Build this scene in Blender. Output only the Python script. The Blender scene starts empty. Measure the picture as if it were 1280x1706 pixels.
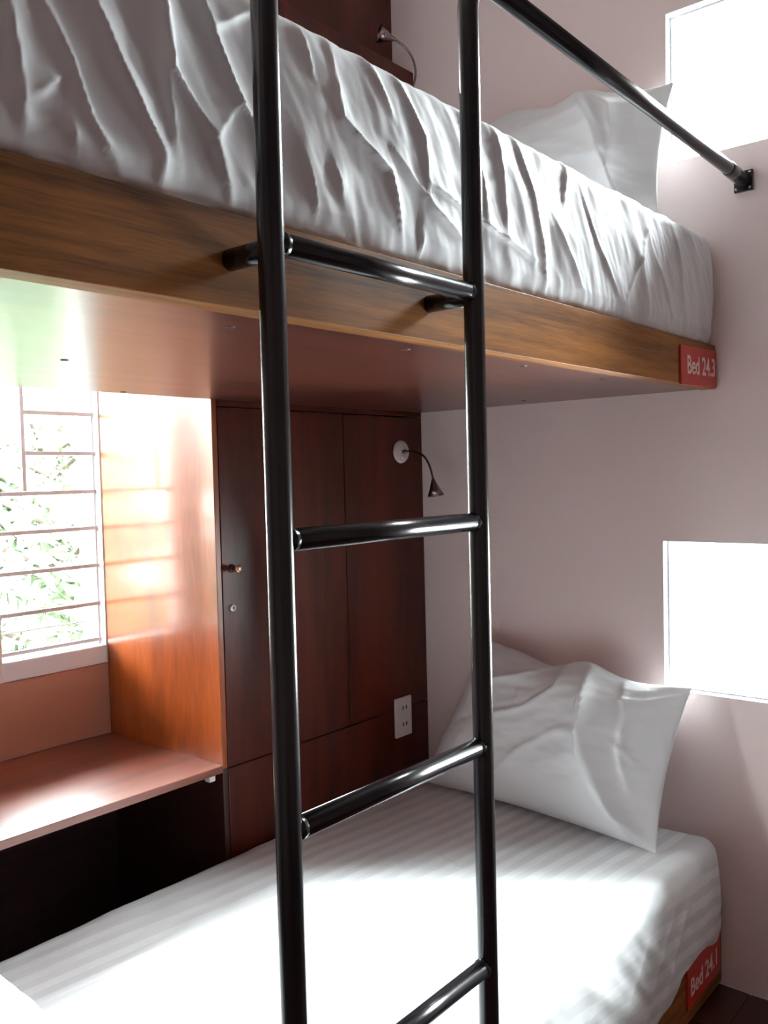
import bpy, bmesh, math, random
import numpy as np
from mathutils import Matrix, Vector, noise
random.seed(7)
SC = bpy.context.scene
COL = SC.collection

# ------------------------------------------------------------------ camera
F_PX, YAW, PITCH, ROLL = 1469.906, 0.6985, -0.0399, -0.0252
fw = Vector((math.cos(PITCH)*math.cos(YAW), math.cos(PITCH)*math.sin(YAW), math.sin(PITCH)))
rt = Vector((math.sin(YAW), -math.cos(YAW), 0.0))
up = rt.cross(fw)
rt2 = rt*math.cos(ROLL) + up*math.sin(ROLL)
up2 = up*math.cos(ROLL) - rt*math.sin(ROLL)
cd = bpy.data.cameras.new('camera')
cam = bpy.data.objects.new('camera', cd); COL.objects.link(cam)
m = Matrix((rt2, up2, -fw)).transposed().to_4x4()
m.translation = Vector((0, 0, 1.351))
cam.matrix_world = m
cd.sensor_fit = 'HORIZONTAL'; cd.sensor_width = 36.0
cd.lens = F_PX/1280*36.0
cd.clip_start = 0.02; cd.clip_end = 300
SC.camera = cam

# ------------------------------------------------------------------ world, light, exposure
SKY = 175.0
EXPOSURE = 0.12
w = bpy.data.worlds.new('sky'); SC.world = w; w.use_nodes = True
bg = w.node_tree.nodes['Background']
bg.inputs[0].default_value = (0.93, 0.975, 1.0, 1)
# overcast sky: the zenith three times as bright as the horizon
_n, _l = w.node_tree.nodes, w.node_tree.links
_tc = _n.new('ShaderNodeTexCoord'); _sx = _n.new('ShaderNodeSeparateXYZ'); _mr = _n.new('ShaderNodeMapRange')
_l.new(_tc.outputs['Generated'], _sx.inputs[0]); _l.new(_sx.outputs['Z'], _mr.inputs[0])
_mr.inputs[1].default_value = 0; _mr.inputs[2].default_value = 1
_mr.inputs[3].default_value = SKY/3; _mr.inputs[4].default_value = SKY
_l.new(_mr.outputs[0], bg.inputs[1])
SC.view_settings.view_transform = 'Standard'; SC.view_settings.look = 'None'
SC.view_settings.exposure = EXPOSURE; SC.view_settings.gamma = 1.0
SC.view_settings.use_curve_mapping = False
SC.cycles.max_bounces = 12; SC.cycles.diffuse_bounces = 7; SC.cycles.glossy_bounces = 5
SC.cycles.transparent_max_bounces = 12
SC.cycles.sample_clamp_indirect = 12.0
SC.cycles.use_denoising = True

def portal(name, loc, sx, sy, look):                    # marks a window opening for the sampling of skylight
    L = bpy.data.lights.new(name, 'AREA'); L.shape = 'RECTANGLE'; L.size = sx; L.size_y = sy
    L.cycles.is_portal = True
    o = bpy.data.objects.new(name, L); COL.objects.link(o)
    o.rotation_euler = Vector(look).to_track_quat('-Z', 'Y').to_euler(); o.location = loc

# dimensions ------------------------------------------------------------------
XW = 2.28            # head wall
YC = 1.745           # cupboard front, back edge of the bunks
YF = 0.799           # front of the bunks
YW = 2.247           # window wall
XN = 1.418           # side panel of the niche
XFOOT, YFRONT, ZTOP = -1.25, -1.75, 3.15
# window openings on the head wall: (y0, y1, z0, z1)
HEAD_WIN = [(0.33, 0.921, 2.147, 2.532), (0.20, 0.945, 0.760, 1.163)]
NICHE_WIN = (1.107, 1.415, 0.842, 2.60)
NICHE_WIN_B = (.755, 1.063, 0.842, 2.60)   # its twin, left of the mullion

for i, (a, b, c, d) in enumerate(HEAD_WIN):
    portal('portal_head', (XW+.10, (a+b)/2, (c+d)/2), b-a, d-c, (-1, 0, 0))
for a, b, c, d in (NICHE_WIN, NICHE_WIN_B):
    portal('portal_niche', ((a+b)/2, YW+.12, (c+d)/2), b-a, d-c, (0, -1, 0))

# ------------------------------------------------------------------ materials
def srgb(r, g, b):
    f = lambda c: (c/255/12.92 if c/255 <= .04045 else ((c/255+.055)/1.055)**2.4)
    return (f(r), f(g), f(b), 1)
def newmat(name):
    mt = bpy.data.materials.new(name); mt.use_nodes = True
    nt = mt.node_tree; return mt, nt, nt.nodes['Principled BSDF']
def N(nt, typ, **kw):
    n = nt.nodes.new(typ)
    for k, v in kw.items():
        if k in n.inputs: n.inputs[k].default_value = v
        else: setattr(n, k, v)
    return n
def plain(name, col, rough=.5, metal=0.0, spec=.5, bump=0, bscale=200):
    mt, nt, p = newmat(name)
    p.inputs['Base Color'].default_value = col; p.inputs['Roughness'].default_value = rough
    p.inputs['Metallic'].default_value = metal; p.inputs['Specular IOR Level'].default_value = spec
    if bump:
        tc = N(nt, 'ShaderNodeTexCoord'); ns = N(nt, 'ShaderNodeTexNoise', Scale=bscale, Detail=4.0)
        bp = N(nt, 'ShaderNodeBump', Strength=bump, Distance=.002)
        nt.links.new(tc.outputs['Object'], ns.inputs['Vector']); nt.links.new(ns.outputs['Fac'], bp.inputs['Height'])
        nt.links.new(bp.outputs['Normal'], p.inputs['Normal'])
    return mt
def wood(name, c1, c2, axis, rough=.3, coat=.5, stretch=14, scale=2.2, coat_rough=.18, spec=.5):
    mt, nt, p = newmat(name)
    tc = N(nt, 'ShaderNodeTexCoord'); mp = N(nt, 'ShaderNodeMapping')
    s = [stretch]*3; s['XYZ'.index(axis)] = 1.0
    mp.inputs['Scale'].default_value = s
    nt.links.new(tc.outputs['Object'], mp.inputs['Vector'])
    n1 = N(nt, 'ShaderNodeTexNoise', Scale=scale, Detail=6.0, Roughness=.6, Distortion=.6)
    n2 = N(nt, 'ShaderNodeTexNoise', Scale=scale*.28, Detail=2.0, Distortion=1.5)
    n3 = N(nt, 'ShaderNodeTexNoise', Scale=scale*9, Detail=3.0)
    for n in (n1, n2, n3): nt.links.new(mp.outputs['Vector'], n.inputs['Vector'])
    ad = N(nt, 'ShaderNodeMath', operation='MULTIPLY_ADD'); ad.inputs[1].default_value = .55
    nt.links.new(n2.outputs['Fac'], ad.inputs[0])
    m2 = N(nt, 'ShaderNodeMath', operation='MULTIPLY'); m2.inputs[1].default_value = .5
    nt.links.new(n1.outputs['Fac'], m2.inputs[0]); nt.links.new(m2.outputs[0], ad.inputs[2])
    m3 = N(nt, 'ShaderNodeMath', operation='MULTIPLY_ADD'); m3.inputs[1].default_value = .22
    nt.links.new(n3.outputs['Fac'], m3.inputs[0]); nt.links.new(ad.outputs[0], m3.inputs[2])
    cr = N(nt, 'ShaderNodeValToRGB')
    cr.color_ramp.elements[0].position = .45; cr.color_ramp.elements[0].color = c1
    cr.color_ramp.elements[1].position = .82; cr.color_ramp.elements[1].color = c2
    nt.links.new(m3.outputs[0], cr.inputs['Fac']); nt.links.new(cr.outputs['Color'], p.inputs['Base Color'])
    bp = N(nt, 'ShaderNodeBump', Strength=.06, Distance=.001)
    nt.links.new(n3.outputs['Fac'], bp.inputs['Height']); nt.links.new(bp.outputs['Normal'], p.inputs['Normal'])
    p.inputs['Roughness'].default_value = rough; p.inputs['Specular IOR Level'].default_value = spec
    p.inputs['Coat Weight'].default_value = coat; p.inputs['Coat Roughness'].default_value = coat_rough
    return mt
def cloth(name, col, stripe=0.0, pitch=.04):
    mt, nt, p = newmat(name)
    tc = N(nt, 'ShaderNodeTexCoord')
    wv = N(nt, 'ShaderNodeTexNoise', Scale=420.0, Detail=2.0)
    nt.links.new(tc.outputs['Object'], wv.inputs['Vector'])
    bp = N(nt, 'ShaderNodeBump', Strength=.08, Distance=.001)
    nt.links.new(wv.outputs['Fac'], bp.inputs['Height']); nt.links.new(bp.outputs['Normal'], p.inputs['Normal'])
    p.inputs['Roughness'].default_value = .62; p.inputs['Specular IOR Level'].default_value = .35
    p.inputs['Sheen Weight'].default_value = .12; p.inputs['Sheen Roughness'].default_value = .4
    p.inputs['Base Color'].default_value = col
    if stripe:
        at = N(nt, 'ShaderNodeAttribute', attribute_name='stripe')
        a = N(nt, 'ShaderNodeMath', operation='MULTIPLY'); a.inputs[1].default_value = 2*math.pi/pitch
        s = N(nt, 'ShaderNodeMath', operation='SINE')
        mr = N(nt, 'ShaderNodeMapRange'); mr.inputs[1].default_value = -.25; mr.inputs[2].default_value = .25
        nt.links.new(at.outputs['Fac'], a.inputs[0]); nt.links.new(a.outputs[0], s.inputs[0]); nt.links.new(s.outputs[0], mr.inputs[0])
        mx = N(nt, 'ShaderNodeMix', data_type='RGBA')
        mx.inputs[6].default_value = col; mx.inputs[7].default_value = tuple(c*(1-stripe) for c in col[:3])+(1,)
        nt.links.new(mr.outputs[0], mx.inputs[0]); nt.links.new(mx.outputs[2], p.inputs['Base Color'])
        r = N(nt, 'ShaderNodeMapRange'); r.inputs[3].default_value = .42; r.inputs[4].default_value = .75
        nt.links.new(mr.outputs[0], r.inputs[0]); nt.links.new(r.outputs[0], p.inputs['Roughness'])
    return mt
def glass(name):
    mt = bpy.data.materials.new(name); mt.use_nodes = True; nt = mt.node_tree; nt.nodes.clear()
    o = N(nt, 'ShaderNodeOutputMaterial'); t = N(nt, 'ShaderNodeBsdfTransparent'); g = N(nt, 'ShaderNodeBsdfGlossy')
    g.inputs['Roughness'].default_value = .02; t.inputs['Color'].default_value = (.95, .97, .96, 1)
    f = N(nt, 'ShaderNodeFresnel', IOR=1.35); mx = N(nt, 'ShaderNodeMixShader')
    nt.links.new(f.outputs[0], mx.inputs[0]); nt.links.new(t.outputs[0], mx.inputs[1]); nt.links.new(g.outputs[0], mx.inputs[2])
    nt.links.new(mx.outputs[0], o.inputs['Surface'])
    return mt

M = dict(
    wall=plain('wall_paint', srgb(240, 223, 220), .75, bump=.15, bscale=90),
    wall_dark=plain('wall_paint_low_bounce', srgb(140, 118, 116), .75, bump=.15, bscale=90),  # unseen walls, made darker to cut their bounce light
    salmon=plain('salmon_bounce', srgb(190, 136, 112), .7, bump=.1, bscale=90),  # wall under the window, warm bounce from the wood put into its colour
    ceiling=plain('ceiling_paint', srgb(215, 208, 206), .8),
    floor=wood('floor_wood', srgb(44, 20, 14), srgb(74, 36, 24), 'X', .35, .3),
    fascia=wood('teak_board', srgb(80, 45, 17), srgb(170, 110, 50), 'X', .5, .0, stretch=18, scale=2.6, spec=.25),
    under=wood('base_panel_wood', srgb(62, 26, 19), srgb(104, 50, 37), 'X', .34, .4, stretch=12, scale=1.6, coat_rough=.22),
    mahog=wood('mahogany', srgb(46, 13, 7), srgb(94, 31, 15), 'Z', .36, .15, stretch=11, scale=1.7, coat_rough=.2, spec=.3),
    mahog_lit=wood('mahogany_lit', srgb(92, 34, 11), srgb(158, 76, 27), 'Z', .3, .6, stretch=6, scale=1.5, coat_rough=.12),  # same mahogany, window light put into its lighter colour
    mahog_shaded=wood('mahogany_shaded', srgb(42, 17, 15), srgb(66, 29, 24), 'Z', .4, .2),  # same mahogany, the shade under the desk put into its colour
    dark_board=wood('dark_board', srgb(74, 52, 54), srgb(98, 74, 74), 'X', .5, .1),
    desk=wood('desk_wood', srgb(76, 30, 17), srgb(124, 58, 34), 'X', .34, .7, stretch=10, scale=1.8, coat_rough=.2),
    dark_edge=plain('dark_edge', srgb(92, 66, 52), .45),
    steel=plain('black_enamel', (.008, .008, .011, 1), .22, 0, .6),
    chrome=plain('chrome', (.62, .60, .60, 1), .22, 1.0),
    smoke_chrome=plain('smoked_chrome', (.28, .22, .23, 1), .25, 1.0),
    nickel=plain('nickel', (.85, .85, .86, 1), .45, .6),
    copper=plain('copper_knob', (.82, .50, .36, 1), .3, .9),
    brown_knob=plain('knob_neck', (.05, .015, .01, 1), .3),
    white_plastic=plain('white_plastic', srgb(226, 216, 214), .4),
    slot=plain('slot_dark', (.03, .02, .02, 1), .6),
    lens=plain('lamp_lens', (.75, .74, .7, 1), .25),
    white_frame=plain('white_frame', srgb(232, 232, 236), .35),
    bar=plain('grey_bar', srgb(196, 188, 190), .5),
    sheet=cloth('sheet_cotton', (.75, .77, .80, 1)),
    sheet_stripe=cloth('sheet_satin_stripe', (.80, .83, .85, 1), .15, .046),
    pillow=cloth('pillow_cotton', (.79, .81, .83, 1)),
    red=plain('red_sign', srgb(196, 44, 34), .35),
    sign_white=plain('sign_white', srgb(246, 226, 222), .5),
    glass=glass('window_glass'),
    bark=plain('bark', (.06, .045, .035, 1), .9),
    leaf=plain('leaf', (.058, .088, .045, 1), .6, spec=.2),
    leaf_b=plain('leaf_yellow', (.085, .095, .050, 1), .6, spec=.2),
    ground=plain('outside_ground', (.015, .022, .012, 1), .95),
)

# ------------------------------------------------------------------ mesh helpers
class MB:
    def __init__(s): s.v = []; s.f = []; s.smooth = []
    def add(s, vs, fs, smooth=False):
        o = len(s.v); s.v += [tuple(map(float, q)) for q in vs]
        s.f += [tuple(i+o for i in q) for q in fs]; s.smooth += [smooth]*len(fs); return s
    def box(s, lo, hi, bev=0.0, seg=2):
        bm = bmesh.new(); bmesh.ops.create_cube(bm, size=1)
        for q in bm.verts: q.co = Vector([(lo[i]+hi[i])/2 + q.co[i]*(hi[i]-lo[i]) for i in range(3)])
        if bev: bmesh.ops.bevel(bm, geom=bm.edges[:], offset=bev, segments=seg, affect='EDGES', profile=.5)
        bm.verts.index_update()
        s.add([q.co for q in bm.verts], [[q.index for q in f.verts] for f in bm.faces]); bm.free(); return s
    def tube(s, pts, r, n=20, cap=True):
        P = [Vector(q) for q in pts]; R = r if hasattr(r, '__len__') else [r]*len(P)
        vs = []; t0 = (P[1]-P[0]).normalized()
        a = t0.orthogonal().normalized(); T = t0
        for i, p in enumerate(P):
            t = (P[min(i+1, len(P)-1)]-P[max(i-1, 0)]).normalized()
            q = T.rotation_difference(t); a = (q @ a); a = (a - t*a.dot(t)).normalized(); T = t
            b = t.cross(a)
            vs += [p + (a*math.cos(2*math.pi*k/n) + b*math.sin(2*math.pi*k/n))*R[i] for k in range(n)]
        fs = [(i*n+k, i*n+(k+1) % n, (i+1)*n+(k+1) % n, (i+1)*n+k) for i in range(len(P)-1) for k in range(n)]
        s.add(vs, fs, True)
        if cap:
            o = len(s.v)-len(vs)
            s.f += [tuple(o+k for k in range(n))[::-1], tuple(o+(len(P)-1)*n+k for k in range(n))]; s.smooth += [False]*2
        return s
    def lathe(s, prof, origin, axis, n=28):
        ax = Vector(axis).normalized(); a = ax.orthogonal().normalized(); b = ax.cross(a); o = Vector(origin)
        vs = [o + ax*h + (a*math.cos(2*math.pi*k/n)+b*math.sin(2*math.pi*k/n))*r for r, h in prof for k in range(n)]
        fs = [(i*n+k, i*n+(k+1) % n, (i+1)*n+(k+1) % n, (i+1)*n+k) for i in range(len(prof)-1) for k in range(n)]
        return s.add(vs, fs, True)
    def make(s, name, mat, parent=None, recalc=True):
        me = bpy.data.meshes.new(name)
        off = Vector(parent['_o']) if parent is not None and '_o' in parent else Vector((0, 0, 0))
        me.from_pydata([Vector(q)-off for q in s.v], [], s.f); me.materials.append(mat)
        me.polygons.foreach_set('use_smooth', s.smooth)
        if recalc:
            bm = bmesh.new(); bm.from_mesh(me); bmesh.ops.recalc_face_normals(bm, faces=bm.faces[:]); bm.to_mesh(me); bm.free()
        o = bpy.data.objects.new(name, me); COL.objects.link(o)
        if parent is not None:
            o.parent = parent
            if '_o' in parent: o['_o'] = list(off)
        return o
def bx(lo, hi, bev=0.0): return MB().box(lo, hi, bev)
def tag(o, label, cat, group=None):
    o['label'] = label; o['category'] = cat
    if group: o['group'] = group
    return o
def thing(name, label, cat, loc, group=None):
    o = bpy.data.objects.new(name, None); COL.objects.link(o); o.location = loc; o['_o'] = list(loc)
    o.empty_display_size = .05
    return tag(o, label, cat, group)
def struct(o): o['kind'] = 'structure'; return o

# ------------------------------------------------------------------ room shell
def wall_x(name, x0, x1, y0, y1, z0, z1, holes):     # a wall of constant x with rectangular holes
    mb = MB(); ys = sorted({y0, y1, *[h[0] for h in holes], *[h[1] for h in holes]})
    for a, b in zip(ys, ys[1:]):
        cuts = sorted([(h[2], h[3]) for h in holes if h[0] <= a+1e-6 and h[1] >= b-1e-6]); z = z0
        for c, d in cuts+[(z1, z1)]:
            if c > z+1e-6: mb.box((x0, a, z), (x1, b, c))
            z = d
    return struct(mb.make(name, M['wall']))
wall_x('wall_right', XW, XW+.11, YFRONT, YW+.12, 0, ZTOP, HEAD_WIN)
mb = MB(); a, b, c, d = NICHE_WIN; a2, b2 = NICHE_WIN_B[:2]
for p, q in ((XFOOT, a2), (b2, a), (b, XW)): mb.box((p, YW, 0), (q, YW+.12, ZTOP))
for p, q in ((a2, b2), (a, b)): mb.box((p, YW, 0), (q, YW+.12, c)); mb.box((p, YW, d), (q, YW+.12, ZTOP))
wb = struct(mb.make('wall_back', M['wall']))
bx((.302, YW-.003, .634), (XN-.001, YW-.0002, .836)).make('sill_bounce_strip', M['salmon'], wb)['label'] = 'salmon painted strip of wall under the barred window'
struct(bx((XFOOT-.1, YFRONT, 0), (XFOOT, YW+.12, ZTOP)).make('wall_left', M['wall_dark']))
struct(bx((XFOOT-.1, YFRONT-.1, 0), (XW+.11, YFRONT, ZTOP)).make('wall_front', M['wall_dark']))
struct(bx((XFOOT, YC, 0), (.30, YW, ZTOP)).make('wall_back_corner', M['wall']))
struct(bx((XFOOT-.1, YFRONT-.1, ZTOP), (XW+.11, YW+.12, ZTOP+.1)).make('ceiling', M['ceiling']))
fl = struct(bx((XFOOT-.1, YFRONT-.1, -.12), (XW+.11, YW+.12, -.004)).make('floor', M['slot']))
rnd = random.Random(3); y = YFRONT
pitch = .118
while y < YW:
    y1 = min(y+pitch-.002, YW); x = XFOOT+rnd.uniform(-.5, 0)
    while x < XW:
        x1 = x+rnd.uniform(.9, 1.3); a, b = max(x, XFOOT), min(x1-.002, XW)
        if b-a > .05 and (y1 < YF+.05 or True): bx((a, y, -.004), (b, y1, 0), .0008).make('floor_plank', M['floor'], fl)
        x = x1
    y += pitch

# windows on the head wall: thin white frame, pane, small latch mark
for i, (y0, y1, z0, z1) in enumerate(HEAD_WIN):
    win = MB(); x0, x1, t = XW+.030, XW+.055, .006
    win.box((x0, y0, z0), (x1, y0+t, z1)); win.box((x0, y1-t, z0), (x1, y1, z1))
    win.box((x0, y0+t, z0), (x1, y1-t, z0+t)); win.box((x0, y0+t, z1-t), (x1, y1-t, z1))
    wo = struct(win.make('window_%d' % (i+1), M['white_frame']))
    bx((x0+.010, y0+t, z0+t), (x0+.014, y1-t, z1-t)).make('pane', M['glass'], wo)
    # white painted reveal
    rv = MB(); e = .002
    rv.box((XW+.0005, y1-e, z0), (x0, y1, z1)); rv.box((XW+.0005, y0, z1-e), (x0, y1-e, z1)); rv.box((XW+.0005, y0, z0), (x0, y1-e, z0+e)); rv.box((XW+.0005, y0, z0+e), (x0, y0+e, z1-e))
    rv.make('reveal', M['white_frame'], wo)

# niche windows with their grilles
def bar(p, q): return bx(tuple(min(p[i], q[i])-.0055 for i in range(3)), tuple(max(p[i], q[i])+.0055 for i in range(3)), .0015)
for number, (a, b, c, d) in ((3, NICHE_WIN), (4, NICHE_WIN_B)):
    win = MB()
    win.box((a, YW-.004, c), (b, YW+.10, c+.046), .003)           # deep bottom rail
    win.box((a, YW+.03, c+.046), (a+.010, YW+.09, d)); win.box((b-.004, YW+.03, c+.046), (b, YW+.09, d))
    win.box((a+.01, YW+.03, d-.03), (b-.004, YW+.09, d))
    wn = struct(win.make('window_%d' % number, M['white_frame']))
    bx((a+.002, YW-.006, c-.004), (b-.001, YW+.02, c+.001), .001).make('bottom_bead', M['white_frame'], wn)
    bx((a+.01, YW+.074, c+.046), (b-.004, YW+.078, d-.03)).make('pane', M['glass'], wn)
    bx((a+.012, YW+.070, c+.108), (b-.014, YW+.074, c+.112)).make('sash_line', M['bar'], wn)
    gy = YW+.028
    for z in (1.330, 1.225, 1.117, 1.007, .903): bar((a+.004, gy, z), (b-.006, gy, z)).make('grille_bar', M['bar'], wn)
    for z in (1.439, 1.550, 1.661, 1.772, 1.883, 1.994, 2.105, 2.216, 2.327, 2.438): bar((a+.1055, gy, z), (b-.006, gy, z)).make('grille_bar', M['bar'], wn)
    bar((a+.094, gy, 1.342), (a+.094, gy, d-.04)).make('grille_bar', M['bar'], wn)

# ------------------------------------------------------------------ built-in wardrobe beside the niche
wd = thing('wardrobe', 'built-in dark red mahogany wardrobe filling the corner behind the bunks', 'wardrobe', (XN, YC, 0))
T = .016
bx((XN, YC, .6205), (XN+T, YW-.002, 2.635), .0012).make('side_panel', M['mahog_lit'], wd)
bx((XN, YC, 0), (XN+T, YW-.002, .6195), .0012).make('lower_side_panel', M['mahog_shaded'], wd)['label'] = 'side panel under the desk board, shade put into its colour'
dr = bx((XN+T+.003, YC+.001, .6195), (1.9015, YC+.019, 1.537), .0015).make('door', M['mahog'], wd)
kn = MB().lathe([(0, -.006), (.008, -.006), (.0105, -.003), (.0105, .001)], (1.468, YC, 1.127), (0, 1, 0)); kn.tube([(1.468, YC, 1.127), (1.468, YC-.026, 1.127)], .0045, 14)
kn = kn.make('knob', M['brown_knob'], dr); kn['label'] = 'small round knob with a copper cap'
cap = MB().lathe([(0, -.031), (.0080, -.031), (.0098, -.028), (.0098, -.022), (.006, -.019), (0, -.019)], (1.468, YC, 1.127), (0, 1, 0)).make('knob_cap', M['copper'], dr); cap['label'] = 'copper cap of the knob'
lk = MB().lathe([(0, -.005), (.0075, -.005), (.009, -.003), (.009, .002)], (1.466, YC, 1.026), (0, 1, 0))
lk.make('lock', M['nickel'], dr)['label'] = 'round silver keyhole lock'
bx((1.464, YC-.0062, 1.022), (1.468, YC-.004, 1.030)).make('keyhole', M['slot'], dr)
bx((1.9045, YC+.001, .6195), (XW-.002, YC+.019, 1.537), .0015).make('fixed_panel', M['mahog'], wd)
bx((XN+T+.003, YC+.001, .004), (XW-.002, YC+.019, .6165), .0015).make('base_panel', M['mahog'], wd)
bx((XN+T+.003, YC+.0005, 1.540), (XW-.002, YC+.019, 2.635), .0015).make('upper_panel', M['mahog'], wd)
bx((XN+T, YC+.020, 2.615), (XW-.002, YC+.10, 2.635)).make('ledge', M['mahog'], wd)
bx((XN+T, YC+.085, 2.635), (XW-.002, YC+.103, ZTOP-.004)).make('top_panel', M['mahog'], wd)

# desk board across the niche
dk = thing('desk_shelf', 'reddish glossy wooden desk board across the niche under the barred window', 'shelf', (.30, YC, .612))
bx((.302, YC-.002, .612), (XN-.001, YW-.002, .632), .0015).make('board', M['desk'], dk)
bx((.302, YW-.016, .004), (XN-.001, YW-.002, .611)).make('back_board', M['dark_board'], dk)
bx((1.384, YC+.012, .592), (1.404, YC+.032, .612), .003).make('bracket', M['white_plastic'], dk)['label'] = 'small white plastic bracket under the board'

# ------------------------------------------------------------------ bunks
ub = thing('upper_bunk', 'upper wooden bunk platform with teak front board and reddish underside', 'bunk bed', (1.25, YC, 1.555))
bx((.25, YF, 1.553), (XW-.002, YF+.036, 1.663), .0012).make('front_board', M['fascia'], ub)
bx((.25, YF+.0385, 1.555), (XW-.002, YC-.001, 1.575), .001).make('underside_panel', M['under'], ub)
bx((.25, YF+.04, 1.577), (.28, YC-.002, 1.655)).make('foot_board', M['fascia'], ub)
for x, yy in ((.78, 1.329), (.777, .911), (1.469, .877), (1.145, 1.713), (1.122, .887), (2.165, 1.295), (1.817, .885)):
    MB().lathe([(0, -.0014), (.006, -.0012), (.0075, .0008)], (x, yy, 1.555), (0, 0, 1), 14).make('screw_head', M['slot'], ub)
lb = thing('lower_bunk', 'lower wooden bunk base mostly hidden under the white striped sheet', 'bunk bed', (1.25, YC, 0))
bx((.25, YF, .012), (XW-.002, YF+.03, .192), .0012).make('front_board', M['fascia'], lb)
bx((.25, YF+.031, .17), (XW-.002, YC-.001, .192), .001).make('platform', M['fascia'], lb)
for x in (.27, 1.2, 2.2): bx((x, YF+.06, 0), (x+.04, YC-.01, .17)).make('foot_rail', M['fascia'], lb)

# ------------------------------------------------------------------ cloth helpers
def seg_dist(px, pz, p, q):
    """distance to the segment p-q, signed by side, and the parameter along it"""
    dx, dz = q[0]-p[0], q[1]-p[1]; L2 = dx*dx+dz*dz
    t = np.clip(((px-p[0])*dx+(pz-p[1])*dz)/L2, 0, 1)
    ex, ez = px-(p[0]+t*dx), pz-(p[1]+t*dz)
    return np.hypot(ex, ez)*np.where(dx*ez-dz*ex >= 0, 1, -1), t
def crease(px, pz, line, amp, wid, ends=True):
    """a sharp crest along a polyline: steep on one side, long and soft on the other"""
    n = len(line)-1; best = np.full(px.shape, 9.0); tt = np.zeros(px.shape)
    for i in range(n):
        d, t = seg_dist(px, pz, line[i], line[i+1]); k = np.abs(d) < np.abs(best)
        best = np.where(k, d, best); tt = np.where(k, (i+t)/n, tt)
    ad = np.abs(best); tap = .35+.65*np.sin(np.pi*np.clip(tt*.9+.08, 0, 1)) if ends else 1
    prof = np.where(best > 0, np.exp(-ad/wid), 1.25*np.exp(-ad/(wid*.35))-.25*np.exp(-ad/(wid*.9)))
    return amp*prof*tap
def fnoise(P, scale, seed=0.0, ridged=False, octs=3):
    out = np.empty(len(P))
    for i, p in enumerate(P):
        v = Vector((p[0]*scale[0]+seed, p[1]*scale[1]+seed*1.7, p[2]*scale[2]-seed))
        out[i] = noise.turbulence(v, octs, True) if ridged else noise.fractal(v, 1.0, 2.0, octs)
    return out
def facets(px, pz, cell, seed):
    """distance to the nearest of a jittered set of points: flat-sided facets that meet in sharp crests"""
    rr = np.random.RandomState(seed); X, Z = px/cell[0], pz/cell[1]
    x0, z0 = int(np.floor(X.min()))-1, int(np.floor(Z.min()))-1
    nx, nz = int(np.floor(X.max()))+3-x0, int(np.floor(Z.max()))+3-z0
    jx, jz = rr.rand(nx, nz), rr.rand(nx, nz)
    ix, iz = np.floor(X).astype(int)-x0, np.floor(Z).astype(int)-z0
    best = np.full(px.shape, 9.0)
    for a in (-1, 0, 1):
        for b in (-1, 0, 1):
            gx, gz = np.clip(ix+a, 0, nx-1), np.clip(iz+b, 0, nz-1)
            best = np.minimum(best, np.hypot(gx+x0+jx[gx, gz]-X, gz+z0+jz[gx, gz]-Z))
    return best
def rounded_box(lo, hi, r, n):
    """a box surface cut into a fine grid with rounded edges; returns verts, normals, quads"""
    lo, hi = np.array(lo), np.array(hi); c, h = (lo+hi)/2, (hi-lo)/2
    def spaced(H, k):                       # denser close to the edges so that the rounding stays smooth
        core = np.linspace(-(H-r), H-r, max(2, k)); e = r*np.sin(np.linspace(0, np.pi/2, 7))[1:]
        return np.concatenate([(-(H-r)-e)[::-1], core, (H-r)+e])
    ax = [spaced(h[i], n[i]) for i in range(3)]
    idx = {}; V = []; Fc = []
    def vid(i, j, k):
        key = (i, j, k)
        if key not in idx: idx[key] = len(V); V.append((ax[0][i], ax[1][j], ax[2][k]))
        return idx[key]
    n0, n1, n2 = [len(q)-1 for q in ax]
    for k in (0, n2):
        for i in range(n0):
            for j in range(n1): Fc.append((vid(i, j, k), vid(i+1, j, k), vid(i+1, j+1, k), vid(i, j+1, k)))
    for j in (0, n1):
        for i in range(n0):
            for k in range(n2): Fc.append((vid(i, j, k), vid(i+1, j, k), vid(i+1, j, k+1), vid(i, j, k+1)))
    for i in (0, n0):
        for j in range(n1):
            for k in range(n2): Fc.append((vid(i, j, k), vid(i, j+1, k), vid(i, j+1, k+1), vid(i, j, k+1)))
    V = np.array(V); q = np.clip(V, -(h-r), h-r); dlt = V-q
    L = np.linalg.norm(dlt, axis=1, keepdims=True); nn = dlt/np.maximum(L, 1e-9)
    return c+q+nn*r, nn, Fc
def cloth_obj(name, V, Fc, mat, parent=None, stripe=None):
    mb = MB(); mb.v = [tuple(q) for q in V]; mb.f = Fc; mb.smooth = [True]*len(Fc)
    o = mb.make(name, mat, parent)
    if stripe is not None:
        at = o.data.attributes.new('stripe', 'FLOAT', 'POINT'); at.data.foreach_set('value', np.asarray(stripe, dtype=np.float32))
    return o

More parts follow.
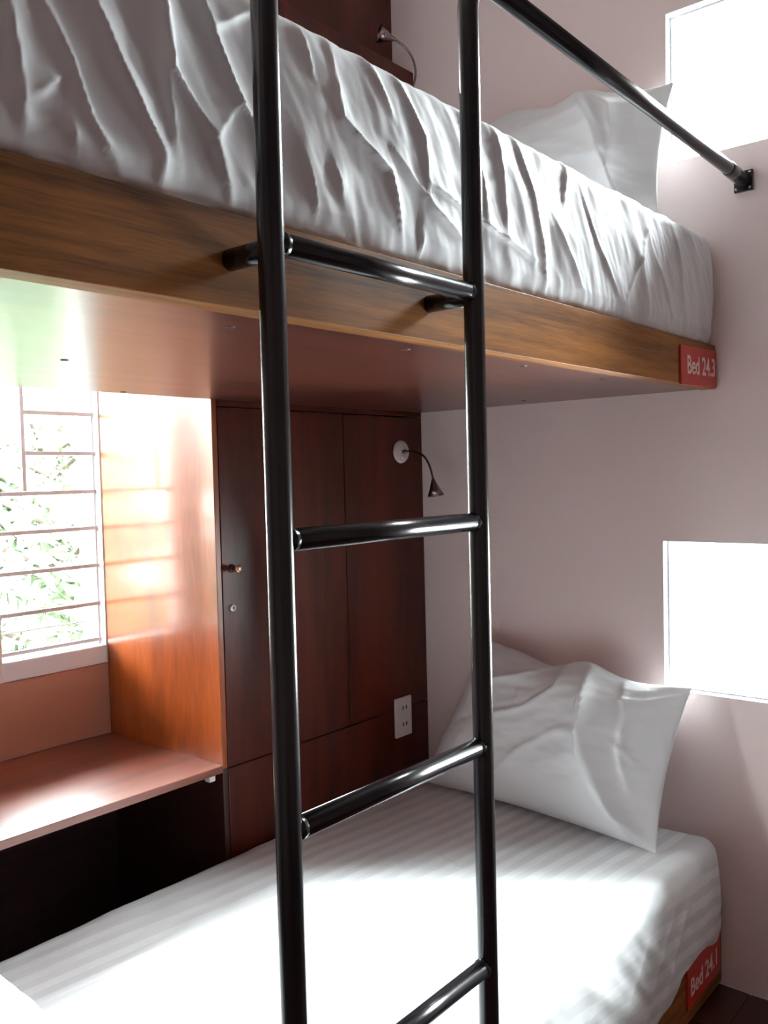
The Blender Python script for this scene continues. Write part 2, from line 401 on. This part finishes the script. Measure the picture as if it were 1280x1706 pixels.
# ------------------------------------------------------------------ upper mattress in its creased sheet
FOLDS = [
 [(0.452,1.816),(0.483,1.764),(0.504,1.717),(0.547,1.671)],
 [(0.470,1.925),(0.506,1.836),(0.534,1.781),(0.565,1.735),(0.592,1.707),(0.593,1.672)],
 [(0.580,1.93),(0.596,1.846),(0.600,1.796),(0.625,1.772),(0.661,1.739),(0.693,1.672)],
 [(0.640,1.93),(0.662,1.864),(0.698,1.791),(0.734,1.759),(0.765,1.70)],
 [(0.661,1.739),(0.703,1.792)],
 [(0.585,1.93),(0.589,1.869),(0.595,1.788),(0.610,1.719)],
 [(0.41,1.85),(0.420,1.787),(0.432,1.708),(0.435,1.678)],
 [(0.484,1.712),(0.492,1.673)],
 [(0.670,1.867),(0.731,1.910)],
 [(0.806,1.920),(0.825,1.863)],
 [(0.860,1.917),(0.874,1.824),(0.927,1.799),(0.964,1.775)],
 [(0.800,1.765),(0.824,1.711),(0.834,1.679)],
 [(0.860,1.758),(0.876,1.723)],
 [(0.903,1.808),(0.971,1.777),(1.014,1.680)],
 [(0.982,1.808),(1.076,1.749),(1.169,1.713)],
 [(1.054,1.783),(1.382,1.723)],
 [(1.252,1.915),(1.261,1.875),(1.277,1.748)],
 [(1.323,1.918),(1.354,1.854),(1.395,1.759),(1.426,1.671)],
 [(1.546,1.899),(1.611,1.799),(1.709,1.711)],
 [(1.859,1.873),(1.755,1.718)],
 [(2.005,1.887),(2.041,1.758)],
 [(1.051,1.718),(1.057,1.675)],
 [(0.932,1.926),(0.980,1.855)],
 [(0.996,1.918),(1.049,1.848),(1.060,1.764)],
 [(0.441,1.716),(0.479,1.751)],
 [(1.16,1.92),(1.20,1.83),(1.22,1.75)], [(1.45,1.80),(1.55,1.70)], [(1.50,1.93),(1.48,1.84)], [(1.90,1.80),(2.00,1.70)],
]
V, nn, Fc = rounded_box((.262, YF+.008, 1.6655), (XW-.008, YC-.004, 1.938), .030, (420, 30, 76))
x, y, z = V.T
front = np.clip(-nn[:, 1], 0, 1)
amp = np.zeros(len(V)); k = front > .02
px, pz = x[k], z[k]; hgt = np.zeros(k.sum())
for i, l in enumerate(FOLDS):
    left = l[0][0] < .75
    hgt += crease(px, pz, l, (.0125 if len(l) > 2 else .008) if left else .0075, .0135 if left else .011)
wl_ = np.clip((px-.65)/.3, 0, 1)
sk = px+pz*.50
hgt += (.008-.001*wl_)*facets(sk+.012*fnoise(np.stack([px, pz*0, pz], 1), (6, 1, 6), 1.1, octs=2), pz*1.0-.25*px, (.085, .26), 5)
hgt += .0035*wl_*facets(sk, pz-.5*px, (.045, .11), 8)
Pn = np.stack([sk, np.zeros_like(px), pz], 1)
hgt += .0030*fnoise(Pn, (7, 1, 2.5), 3.1) + (.0012+.0012*wl_)*fnoise(Pn, (30, 1, 9), 8.3) + .0004*fnoise(Pn, (90, 1, 50), 1.3)
amp[k] = hgt
V[:, 1] -= amp*front
# soft bulge of the side, rumpled bottom hem, uneven top
bul = np.sin(np.clip((z-1.6655)/.27, 0, 1)*np.pi)
V[:, 1] -= front*.010*bul
top = np.clip(nn[:, 2], 0, 1)
Pt = np.stack([x, y, x*0], 1)
kt = top > .02; un = np.zeros(len(V)); un[kt] = .006*fnoise(Pt[kt], (5, 4, 1), 2.2)+.003*fnoise(Pt[kt], (22, 9, 1), 5.2)
V[:, 2] += un*top
V[:, 1] -= np.where((z < 1.70) & (front > .02), (V[:, 1]*0+.030*(1-front)*.85), 0)
bot = np.clip((1.70-z)/.035, 0, 1)*front
hem = np.array([noise.fractal(Vector((q*17, 3.3, 0)), 1.0, 2.0, 3) for q in x])
V[:, 2] += bot*np.clip(.003+.026*hem, 0, .03); V[:, 1] += bot*(.004-.004*hem)
um = cloth_obj('mattress', V, Fc, M['sheet'])
tag(um, 'mattress in a creased white sheet on the upper bunk, high side facing us', 'mattress')

# ------------------------------------------------------------------ lower mattress with sheet hanging over the front
LT = .402
V, nn, Fc = rounded_box((.262, YF-.006, .10), (XW-.030, YC-.006, LT), .034, (300, 90, 50))
x, y, z = V.T.copy()
hemline = np.interp(x, [.26, 1.0, 1.80, 1.92, 2.05, 2.15, 2.21, 2.26], [.06, .075, .115, .125, .165, .165, .14, .15])
hemline += .004*np.sin(x*23)+.003*np.sin(x*51+1)
fz = y < YF+.022                              # the cloth that hangs over the front board
mid = (y >= YF+.022) & (y < YF+.042)
z2 = np.where(z < .30, .1935+(z-.10)/.20*(.30-.1935), z)
z3 = np.where(z < .35, hemline+(z-.10)/.25*(.35-hemline), z)
V[:, 2] = np.where(fz, z3, z2)
low = np.clip((.23-V[:, 2])/.03, 0, 1)
V[:, 1] = np.where(fz, V[:, 1]*(1-low)+np.minimum(V[:, 1], .7935)*low, np.where(mid & (z < .30), np.minimum(V[:, 1], .7935), V[:, 1]))
dep = np.clip((LT-V[:, 2])/.3, 0, 1)
fr = np.clip(-nn[:, 1], 0, 1)
V[:, 1] -= fr*(.010*np.sin(dep*np.pi)+.008*dep)
k = fr > .02
q = np.stack([x[k]-.9*(LT-V[k, 2]), x[k]*0, V[k, 2]], 1)
g = .005*fnoise(q, (6, 1, 1.5), 4.4)+.0015*fnoise(q, (20, 1, 5), 9.4)+.004*facets(x[k]-.9*(LT-V[k, 2]), V[k, 2]+.3*x[k], (.10, .22), 4)
for l in ([(2.10,.39),(1.95,.28),(1.84,.14)], [(2.16,.385),(2.10,.28),(2.02,.17)], [(2.0,.39),(1.82,.26),(1.7,.12)], [(1.85,.38),(1.66,.25),(1.5,.1)], [(2.2,.36),(2.2,.26),(2.16,.17)], [(1.62,.38),(1.4,.22),(1.3,.1)]):
    g += crease(x[k], V[k, 2], l, .006, .020)
V[k, 1] -= np.maximum(g, -.002)*fr[k]*np.clip(dep[k]*3, .2, 1)
top = np.clip(nn[:, 2], 0, 1); kt = top > .02
Pt = np.stack([x, y, x*0], 1); un = np.zeros(len(V))
un[kt] = .005*fnoise(Pt[kt], (3, 3, 1), 6.2)+.0018*fnoise(Pt[kt], (10, 16, 1), 3.2)
un -= .010*np.clip((1.9-x)/1.2, 0, 1)*np.clip((1.25-y)/.45, 0, 1)
for l in ([(1.60,1.30),(1.66,1.40),(1.63,1.52)], [(1.70,1.20),(1.74,1.33)], [(1.58,1.18),(1.68,1.22),(1.86,1.20)]): un += crease(x, y, l, .003, .012)
V[:, 2] += un*top*np.clip((x-.80)/.08, 0, 1)
keep = Fc
st = np.where(y > YF+.05, y-YF-.05, -(LT-.05-np.minimum(V[:, 2], LT-.05)))+.05 + .10*(x-1.7)
lm = cloth_obj('mattress', V, keep, M['sheet_stripe'], None, st)
tag(lm, 'mattress in a white satin-striped sheet on the lower bunk, cloth hanging over its front', 'mattress')

# ------------------------------------------------------------------ pillows
def pillow(name, A, B, C, D, thick, nrm, creases, seed, label, mat, pinch=.05, nu=130, nv=100, edge=None, ridge=None):
    """A,B bottom corners, C,D top corners (B under C); two puffed faces sewn along the rim"""
    A, B, C, D = [np.array(q, float) for q in (A, B, C, D)]; nrm = np.array(nrm, float); nrm /= np.linalg.norm(nrm)
    u = np.sin(np.linspace(-np.pi/2, np.pi/2, nu)); v = np.sin(np.linspace(-np.pi/2, np.pi/2, nv))
    U, W = np.meshgrid(u, v, indexing='ij')
    a, b = (U+1)/2, (W+1)/2
    # the rim pulls in between the corners
    a2 = .5+(a-.5)*(1-pinch*(1-W**2)); b2 = .5+(b-.5)*(1-pinch*1.1*(1-U**2))
    P = (A*((1-a2)*(1-b2))[..., None]+B*(a2*(1-b2))[..., None]+C*(a2*b2)[..., None]+D*((1-a2)*b2)[..., None])
    if edge is not None: P = P+edge(U, W)
    t = thick*((1-np.abs(U)**2.6)*(1-np.abs(W)**2.6))**.55
    if ridge is not None:                     # one long crest; right of it the cloth runs straight down to the side seam
        ur = np.interp(b, *ridge[0]); k = ridge[1]
        t = t*(1-k*np.clip((a-ur)/(1-ur), 0, 1)**.8)+thick*.12*np.exp(-np.abs(a-ur)/.035)*np.clip(t/(thick*.4), 0, 1)
    Q = np.stack([a.ravel(), b.ravel(), a.ravel()*0], 1)
    wr = np.zeros(U.size)
    for l, am, wi in creases: wr += crease(Q[:, 0], Q[:, 1], l, am, wi)
    q2 = np.stack([Q[:, 0]+.7*Q[:, 1], Q[:, 1]*1.0-.3*Q[:, 0], Q[:, 2]], 1)
    wr += .007*fnoise(q2, (2.5, 4, 1), seed)+.0022*fnoise(q2, (6, 12, 1), seed+4)+.0008*fnoise(Q, (24, 24, 1), seed+2)+.007*facets(Q[:, 0]+.5*Q[:, 1], Q[:, 1]-.8*Q[:, 0], (.30, .16), int(seed))
    wr = wr.reshape(U.shape)*np.clip(t/(thick*.35), 0, 1)
    Fp = P+nrm*(t+wr)[..., None]; Bp = P-nrm*(t*.75)[..., None]
    V = []; idf = np.zeros(U.shape, int); idb = np.zeros(U.shape, int)
    for i in range(nu):
        for j in range(nv):
            rim = i in (0, nu-1) or j in (0, nv-1)
            idf[i, j] = len(V); V.append(Fp[i, j]); idb[i, j] = idf[i, j]
            if not rim: idb[i, j] = len(V); V.append(Bp[i, j])
    Fc = []
    for i in range(nu-1):
        for j in range(nv-1):
            Fc.append((idf[i, j], idf[i+1, j], idf[i+1, j+1], idf[i, j+1])); Fc.append((idb[i, j], idb[i, j+1], idb[i+1, j+1], idb[i+1, j]))
    V = np.array(V); o = cloth_obj(name, V, [tuple(int(k) for k in f) for f in Fc], mat)
    return tag(o, label, 'pillow', 'pillows against the head wall')

# lower pillow: u runs from the cupboard (left) to the room (right)
pillow('pillow', (2.115, 1.650, .412), (2.060, .880, .405), (2.215, .845, .790), (2.225, 1.475, .850), .105, (-.92, .05, .42),
       [([(.62,.98),(.66,.72),(.72,.42),(.82,.18),(.94,.06)], .026, .045), ([(.74,.97),(.82,.74),(.84,.5),(.90,.3)], .012, .022),
        ([(.50,.97),(.52,.80),(.40,.62),(.12,.44)], .013, .035), ([(.44,.99),(.30,.84),(.10,.70)], .011, .03),
        ([(.60,.55),(.46,.36),(.36,.14)], .009, .035), ([(.96,.94),(.86,.86),(.76,.84)], .010, .02), ([(.80,.55),(.9,.47)], .009, .015),
        ([(.96,.08),(.88,.12),(.80,.06)], .006, .03), ([(.34,.80),(.38,.55)], .004, .02)], 2.5,
       'white pillow propped on the lower bunk against the wall', M['pillow'], ridge=(([0, .15, .45, .75, 1], [.93, .86, .74, .66, .60]), .62),
       edge=lambda U, W: np.stack([0*U, 0*U, .020*np.clip(W, 0, 1)**2*(np.exp(-((U-.10)/.18)**2)-.9*np.exp(-((U+.28)/.25)**2)-.5*np.exp(-((U-.55)/.25)**2))], -1))
pillow('pillow', (2.06, 1.56, 1.955), (2.05, .850, 1.955), (2.22, .875, 2.325), (2.225, 1.46, 2.365), .11, (-.93, 0, .36),
       [([(.62,.98),(.78,.80),(.84,.55),(.86,.2)], .016, .06), ([(.70,1.0),(.60,.85),(.42,.86)], .010, .04), ([(.9,.9),(.93,.5)], .008, .03), ([(.3,.6),(.6,.5)], .005, .04)], 6.5,
       'white pillow up on the upper bunk beside the bright upper window', M['pillow'], ridge=(([0, .3, .6, 1], [.90, .84, .76, .58]), .7),
       edge=lambda U, W: np.stack([0*U, 0*U, .022*np.clip(W, 0, 1)**2*(np.exp(-((U-.30)/.2)**2)*.9+.8*np.exp(-((U+.45)/.3)**2)-.5*np.exp(-((U-.02)/.15)**2))], -1))

# folded white blanket at the foot of the lower bunk
V, nn, Fc = rounded_box((.275, 1.02, LT+.003), (.742, 1.63, LT+.075), .035, (50, 60, 8))
V[:, 2] += np.where(V[:, 2] > LT+.03, .010*fnoise(V, (6, 6, 1), 3.0)+.004*fnoise(V, (18, 18, 1), 7.0), 0)
V[:, 0] += .012*np.array([noise.fractal(Vector((0, q[1]*5, 0)), 1, 2, 2) for q in V])
bl = cloth_obj('folded_blanket', V, Fc, M['sheet'])
tag(bl, 'corner of a folded white blanket lying at the foot of the lower bunk', 'blanket')

# ------------------------------------------------------------------ ladder with guard rail
YL, X1, X2, R = .72, .676, 1.071, .0152
ZR = 2.070
ld = thing('bunk_ladder', 'black tubular steel ladder with guard rail standing before the two bunks', 'ladder', ((X1+X2)/2, YL, 0))
def arc(cx, cz, r, a0, a1, n=10): return [(cx+r*math.cos(a0+(a1-a0)*i/n), YL, cz+r*math.sin(a0+(a1-a0)*i/n)) for i in range(n+1)]
br = .062
st_r = [(X2, YL, 0)]+[(X2, YL, z) for z in (.5, 1, 1.5, ZR-br-.001)]+arc(X2+br, ZR-br, br, math.pi, math.pi/2)
MB().tube(st_r, R, 24).make('stile', M['steel'], ld)
st_l = [(X1, YL, 0)]+[(X1, YL, z) for z in (.5, 1, 1.5, ZR-br-.001)]+arc(X1-br, ZR-br, br, 0, math.pi/2)
MB().tube(st_l, R, 24).make('stile', M['steel'], ld)
for s in range(5):
    zz = 1.612-.3295*s
    MB().tube([(X1+R*.6, YL, zz), (X2-R*.6, YL, zz)], .0132, 20).make('rung', M['steel'], ld)
    for xx, sg in ((X1+R*.96, 1), (X2-R*.96, -1)):
        MB().lathe([(.0143, 0), (.0142, .002*sg), (.0132, .006*sg)], (xx, YL, zz), (1, 0, 0), 18).make('weld_bead', M['steel'], ld)
for xx in (X1+.008, X2-.004):
    MB().tube([(xx, YL+R*.5, 1.607), (xx, YF-.0005, 1.607)], .0128, 18).make('standoff', M['steel'], ld)
rl = MB().tube([(X2+br, YL, ZR), (1.7, YL, ZR-.005), (XW-.13, YL+.002, ZR-.010), (XW-.006, YL+.004, ZR-.012)], .0150, 24).make('guard_rail', M['steel'], ld)
MB().tube([(XW-.125, YL+.002, ZR-.010), (XW-.118, YL+.002, ZR-.010), (XW-.012, YL+.004, ZR-.012)], [.0152, .0172, .0172], 20).make('sleeve', M['steel'], rl)
bx((XW-.010, YL-.0185, ZR-.038), (XW-.0005, YL+.0265, ZR+.012), .0012).make('wall_plate', M['steel'], rl)
for dy, dz in ((-.012, -.031), (.020, -.031), (-.012, .005), (.020, .005)):
    MB().lathe([(0, -.013), (.003, -.0125), (.0035, -.010)], (XW, YL+dy, ZR+dz), (1, 0, 0), 10).make('bolt', M['chrome'], rl)
MB().tube([(X1-br, YL, ZR), (-.2, YL, ZR), (XFOOT+.005, YL, ZR)], .0150, 20).make('guard_rail', M['steel'], ld)

# ------------------------------------------------------------------ bed number signs
def sign(x0, x1, z0, z1, text, label, size, xo, zo, tilt):
    c = ((x0+x1)/2, YF-.004, (z0+z1)/2)
    s = thing('number_sign', label, 'sign', c, 'red bed number signs')
    s.rotation_euler = (0, tilt, 0)
    h, w2 = (z1-z0)/2, (x1-x0)/2
    bx((c[0]-w2, YF-.0042, c[2]-h), (c[0]+w2, YF-.0004, c[2]+h), .0012).make('plate', M['red'], s)
    cu = bpy.data.curves.new('lettering', 'FONT'); cu.body = text; cu.size = size; cu.extrude = .0003; cu.offset = .0009
    cu.align_x = 'CENTER'; cu.align_y = 'CENTER'; cu.materials.append(M['sign_white'])
    tmp = bpy.data.objects.new('lettering_curve', cu); COL.objects.link(tmp)
    me = bpy.data.meshes.new_from_object(tmp.evaluated_get(bpy.context.evaluated_depsgraph_get())); me.name = 'lettering'
    bpy.data.objects.remove(tmp); bpy.data.curves.remove(cu)
    t = bpy.data.objects.new('lettering', me); COL.objects.link(t); t.parent = s
    t.rotation_euler = (math.pi/2, 0, 0); t.scale = (.86, 1, 1); t.location = (xo, -.0008, zo)
sign(2.040, 2.274, 1.553, 1.645, 'Bed 24.3', 'red plate reading Bed 24.3 on the front board of the upper bunk', .062, .012, .000, math.radians(-1.5))
sign(2.035, 2.258, .050, .165, 'Bed 24.1', 'red plate partly under the hanging sheet on the lower bunk front', .062, .0, -.012, math.radians(-1.0))

# ------------------------------------------------------------------ reading lamps
def bez(p0, p1, p2, p3, n=22):
    P = [Vector(q) for q in (p0, p1, p2, p3)]
    return [P[0]*(1-t)**3+P[1]*3*t*(1-t)**2+P[2]*3*t*t*(1-t)+P[3]*t**3 for t in [i/n for i in range(n+1)]]
def lamp(base, path, hd, label, hl=.050):
    L = thing('reading_lamp', label, 'lamp', base, 'gooseneck reading lamps')
    bs = MB().lathe([(0, -.010), (.026, -.010), (.032, -.0085), (.0355, -.004), (.036, 0)], base, (0, 1, 0), 32)
    bs.make('base_plate', M['white_plastic'], L)
    MB().lathe([(.0065, -.010), (.0065, -.022), (.004, -.026)], base, (0, 1, 0), 16).make('collar', M['smoke_chrome'], L)
    MB().lathe([(0, -.014), (.006, -.0135), (.007, -.010)], (base[0], base[1], base[2]-.018), (0, 1, 0), 14).make('switch', M['white_plastic'], L)
    MB().tube(path, .0034, 12).make('gooseneck', M['smoke_chrome'], L)
    e = Vector(path[-1]); d = Vector(hd).normalized()
    sh = MB().lathe([(.0040, -.004), (.0065, .002), (.0085, .008), (.0170, hl*.6), (.0265, hl), (.0255, hl-.001), (.0160, hl*.6), (.0075, .010), (0, .009)], e, d, 28).make('shade', M['smoke_chrome'], L)
    MB().lathe([(0, hl-.010), (.0185, hl-.009), (.0200, hl-.007)], e, d, 24).make('lens', M['lens'], sh)
lamp((2.165, YC-.001, 1.428), bez((2.165, YC-.02, 1.428), (2.166, YC-.09, 1.435), (2.170, 1.635, 1.40), (2.170, 1.622, 1.338)), (0.0, -.18, -1), 'small lamp with drooping gooseneck over the lower bunk pillow')
lamp((2.175, YC-.001, 2.500), bez((2.175, YC-.02, 2.500), (2.20, 1.660, 2.53), (2.215, 1.655, 2.640), (2.135, 1.705, 2.676)), (-.80, .55, .22), 'small lamp with upturned gooseneck behind the upper mattress')

# ------------------------------------------------------------------ power outlet
po = thing('power_outlet', 'white double power outlet plate low on the wardrobe panel', 'outlet', (2.141, YC, .59))
pl = bx((2.102, YC-.009, .531), (2.181, YC+.0005, .655), .003).make('cover_plate', M['white_plastic'], po)
for zc in (.622, .570):
    for dx in (-.008, .008): bx((2.1445+dx-.0022, YC-.0097, zc-.006), (2.1445+dx+.0022, YC-.0088, zc+.006)).make('socket_slot', M['slot'], po)

# ------------------------------------------------------------------ outside: trees and ground far below the window
struct(bx((-25, YW+1.5, -4.2), (40, 60, -4.0)).make('ground', M['ground']))
def tree(x, y, h, spread, n, mat, label, seed):
    rr = random.Random(seed); t = thing('tree', label, 'tree', (x, y, -4.0), 'trees outside the niche window')
    pts = [(x+rr.uniform(-.1, .1)*i, y, -4+h*.8*i/6) for i in range(7)]
    MB().tube(pts, [.16-.02*i for i in range(7)], 10).make('trunk', M['bark'], t)
    bmh = MB(); lv = MB(); tips = []
    for i in range(46):
        z0 = -4+h*rr.uniform(.35, .8); an = rr.uniform(0, 6.28); le = spread*rr.uniform(.5, 1.0)
        p0 = Vector((x, y, z0)); p1 = p0+Vector((math.cos(an)*le*.5, math.sin(an)*le*.5, le*.25)); p2 = p0+Vector((math.cos(an)*le, math.sin(an)*le, le*rr.uniform(.15, .6)))
        bmh.tube([p0, p1, p2], [.03, .018, .006], 6); tips += [p1.lerp(p2, s) for s in (.2, .6, 1)]
    bmh.make('branches', M['bark'], t)['kind'] = 'stuff'
    for i in range(n):
        c = rr.choice(tips)+Vector((rr.gauss(0, .22), rr.gauss(0, .22), rr.gauss(0, .22)))
        a = Vector((rr.uniform(-1, 1), rr.uniform(-1, 1), rr.uniform(-1, .4))).normalized(); b = a.orthogonal().normalized(); s = rr.uniform(.06, .11)
        cc = a.cross(b)*.006
        lv.add([c-a*s, c+b*s*.45+cc, c+a*s*1.1, c-b*s*.45+cc], [(0, 1, 2), (0, 2, 3)])
    o = lv.make('foliage', mat, t, recalc=False); o['kind'] = 'stuff'
tree(3.9, 6.9, 7.1, 1.45, 11000, M['leaf'], 'green leafy tree seen through the barred niche window', 5)
tree(8.2, 9.6, 7.5, 1.6, 9000, M['leaf_b'], 'yellowish tree farther off behind the green one outside', 9)
tree(-.2, 6.6, 6.8, 1.45, 10000, M['leaf'], 'unseen green tree beyond the back wall, level with the bunks', 15)  # out of view, added for its reflection in the niche panel
tree(-4.2, 7.2, 6.7, 1.45, 8000, M['leaf'], 'unseen green tree at the far end of the row', 25)  # out of view as well, added for the reflections
for o in bpy.data.objects:
    if '_o' in o: del o['_o']
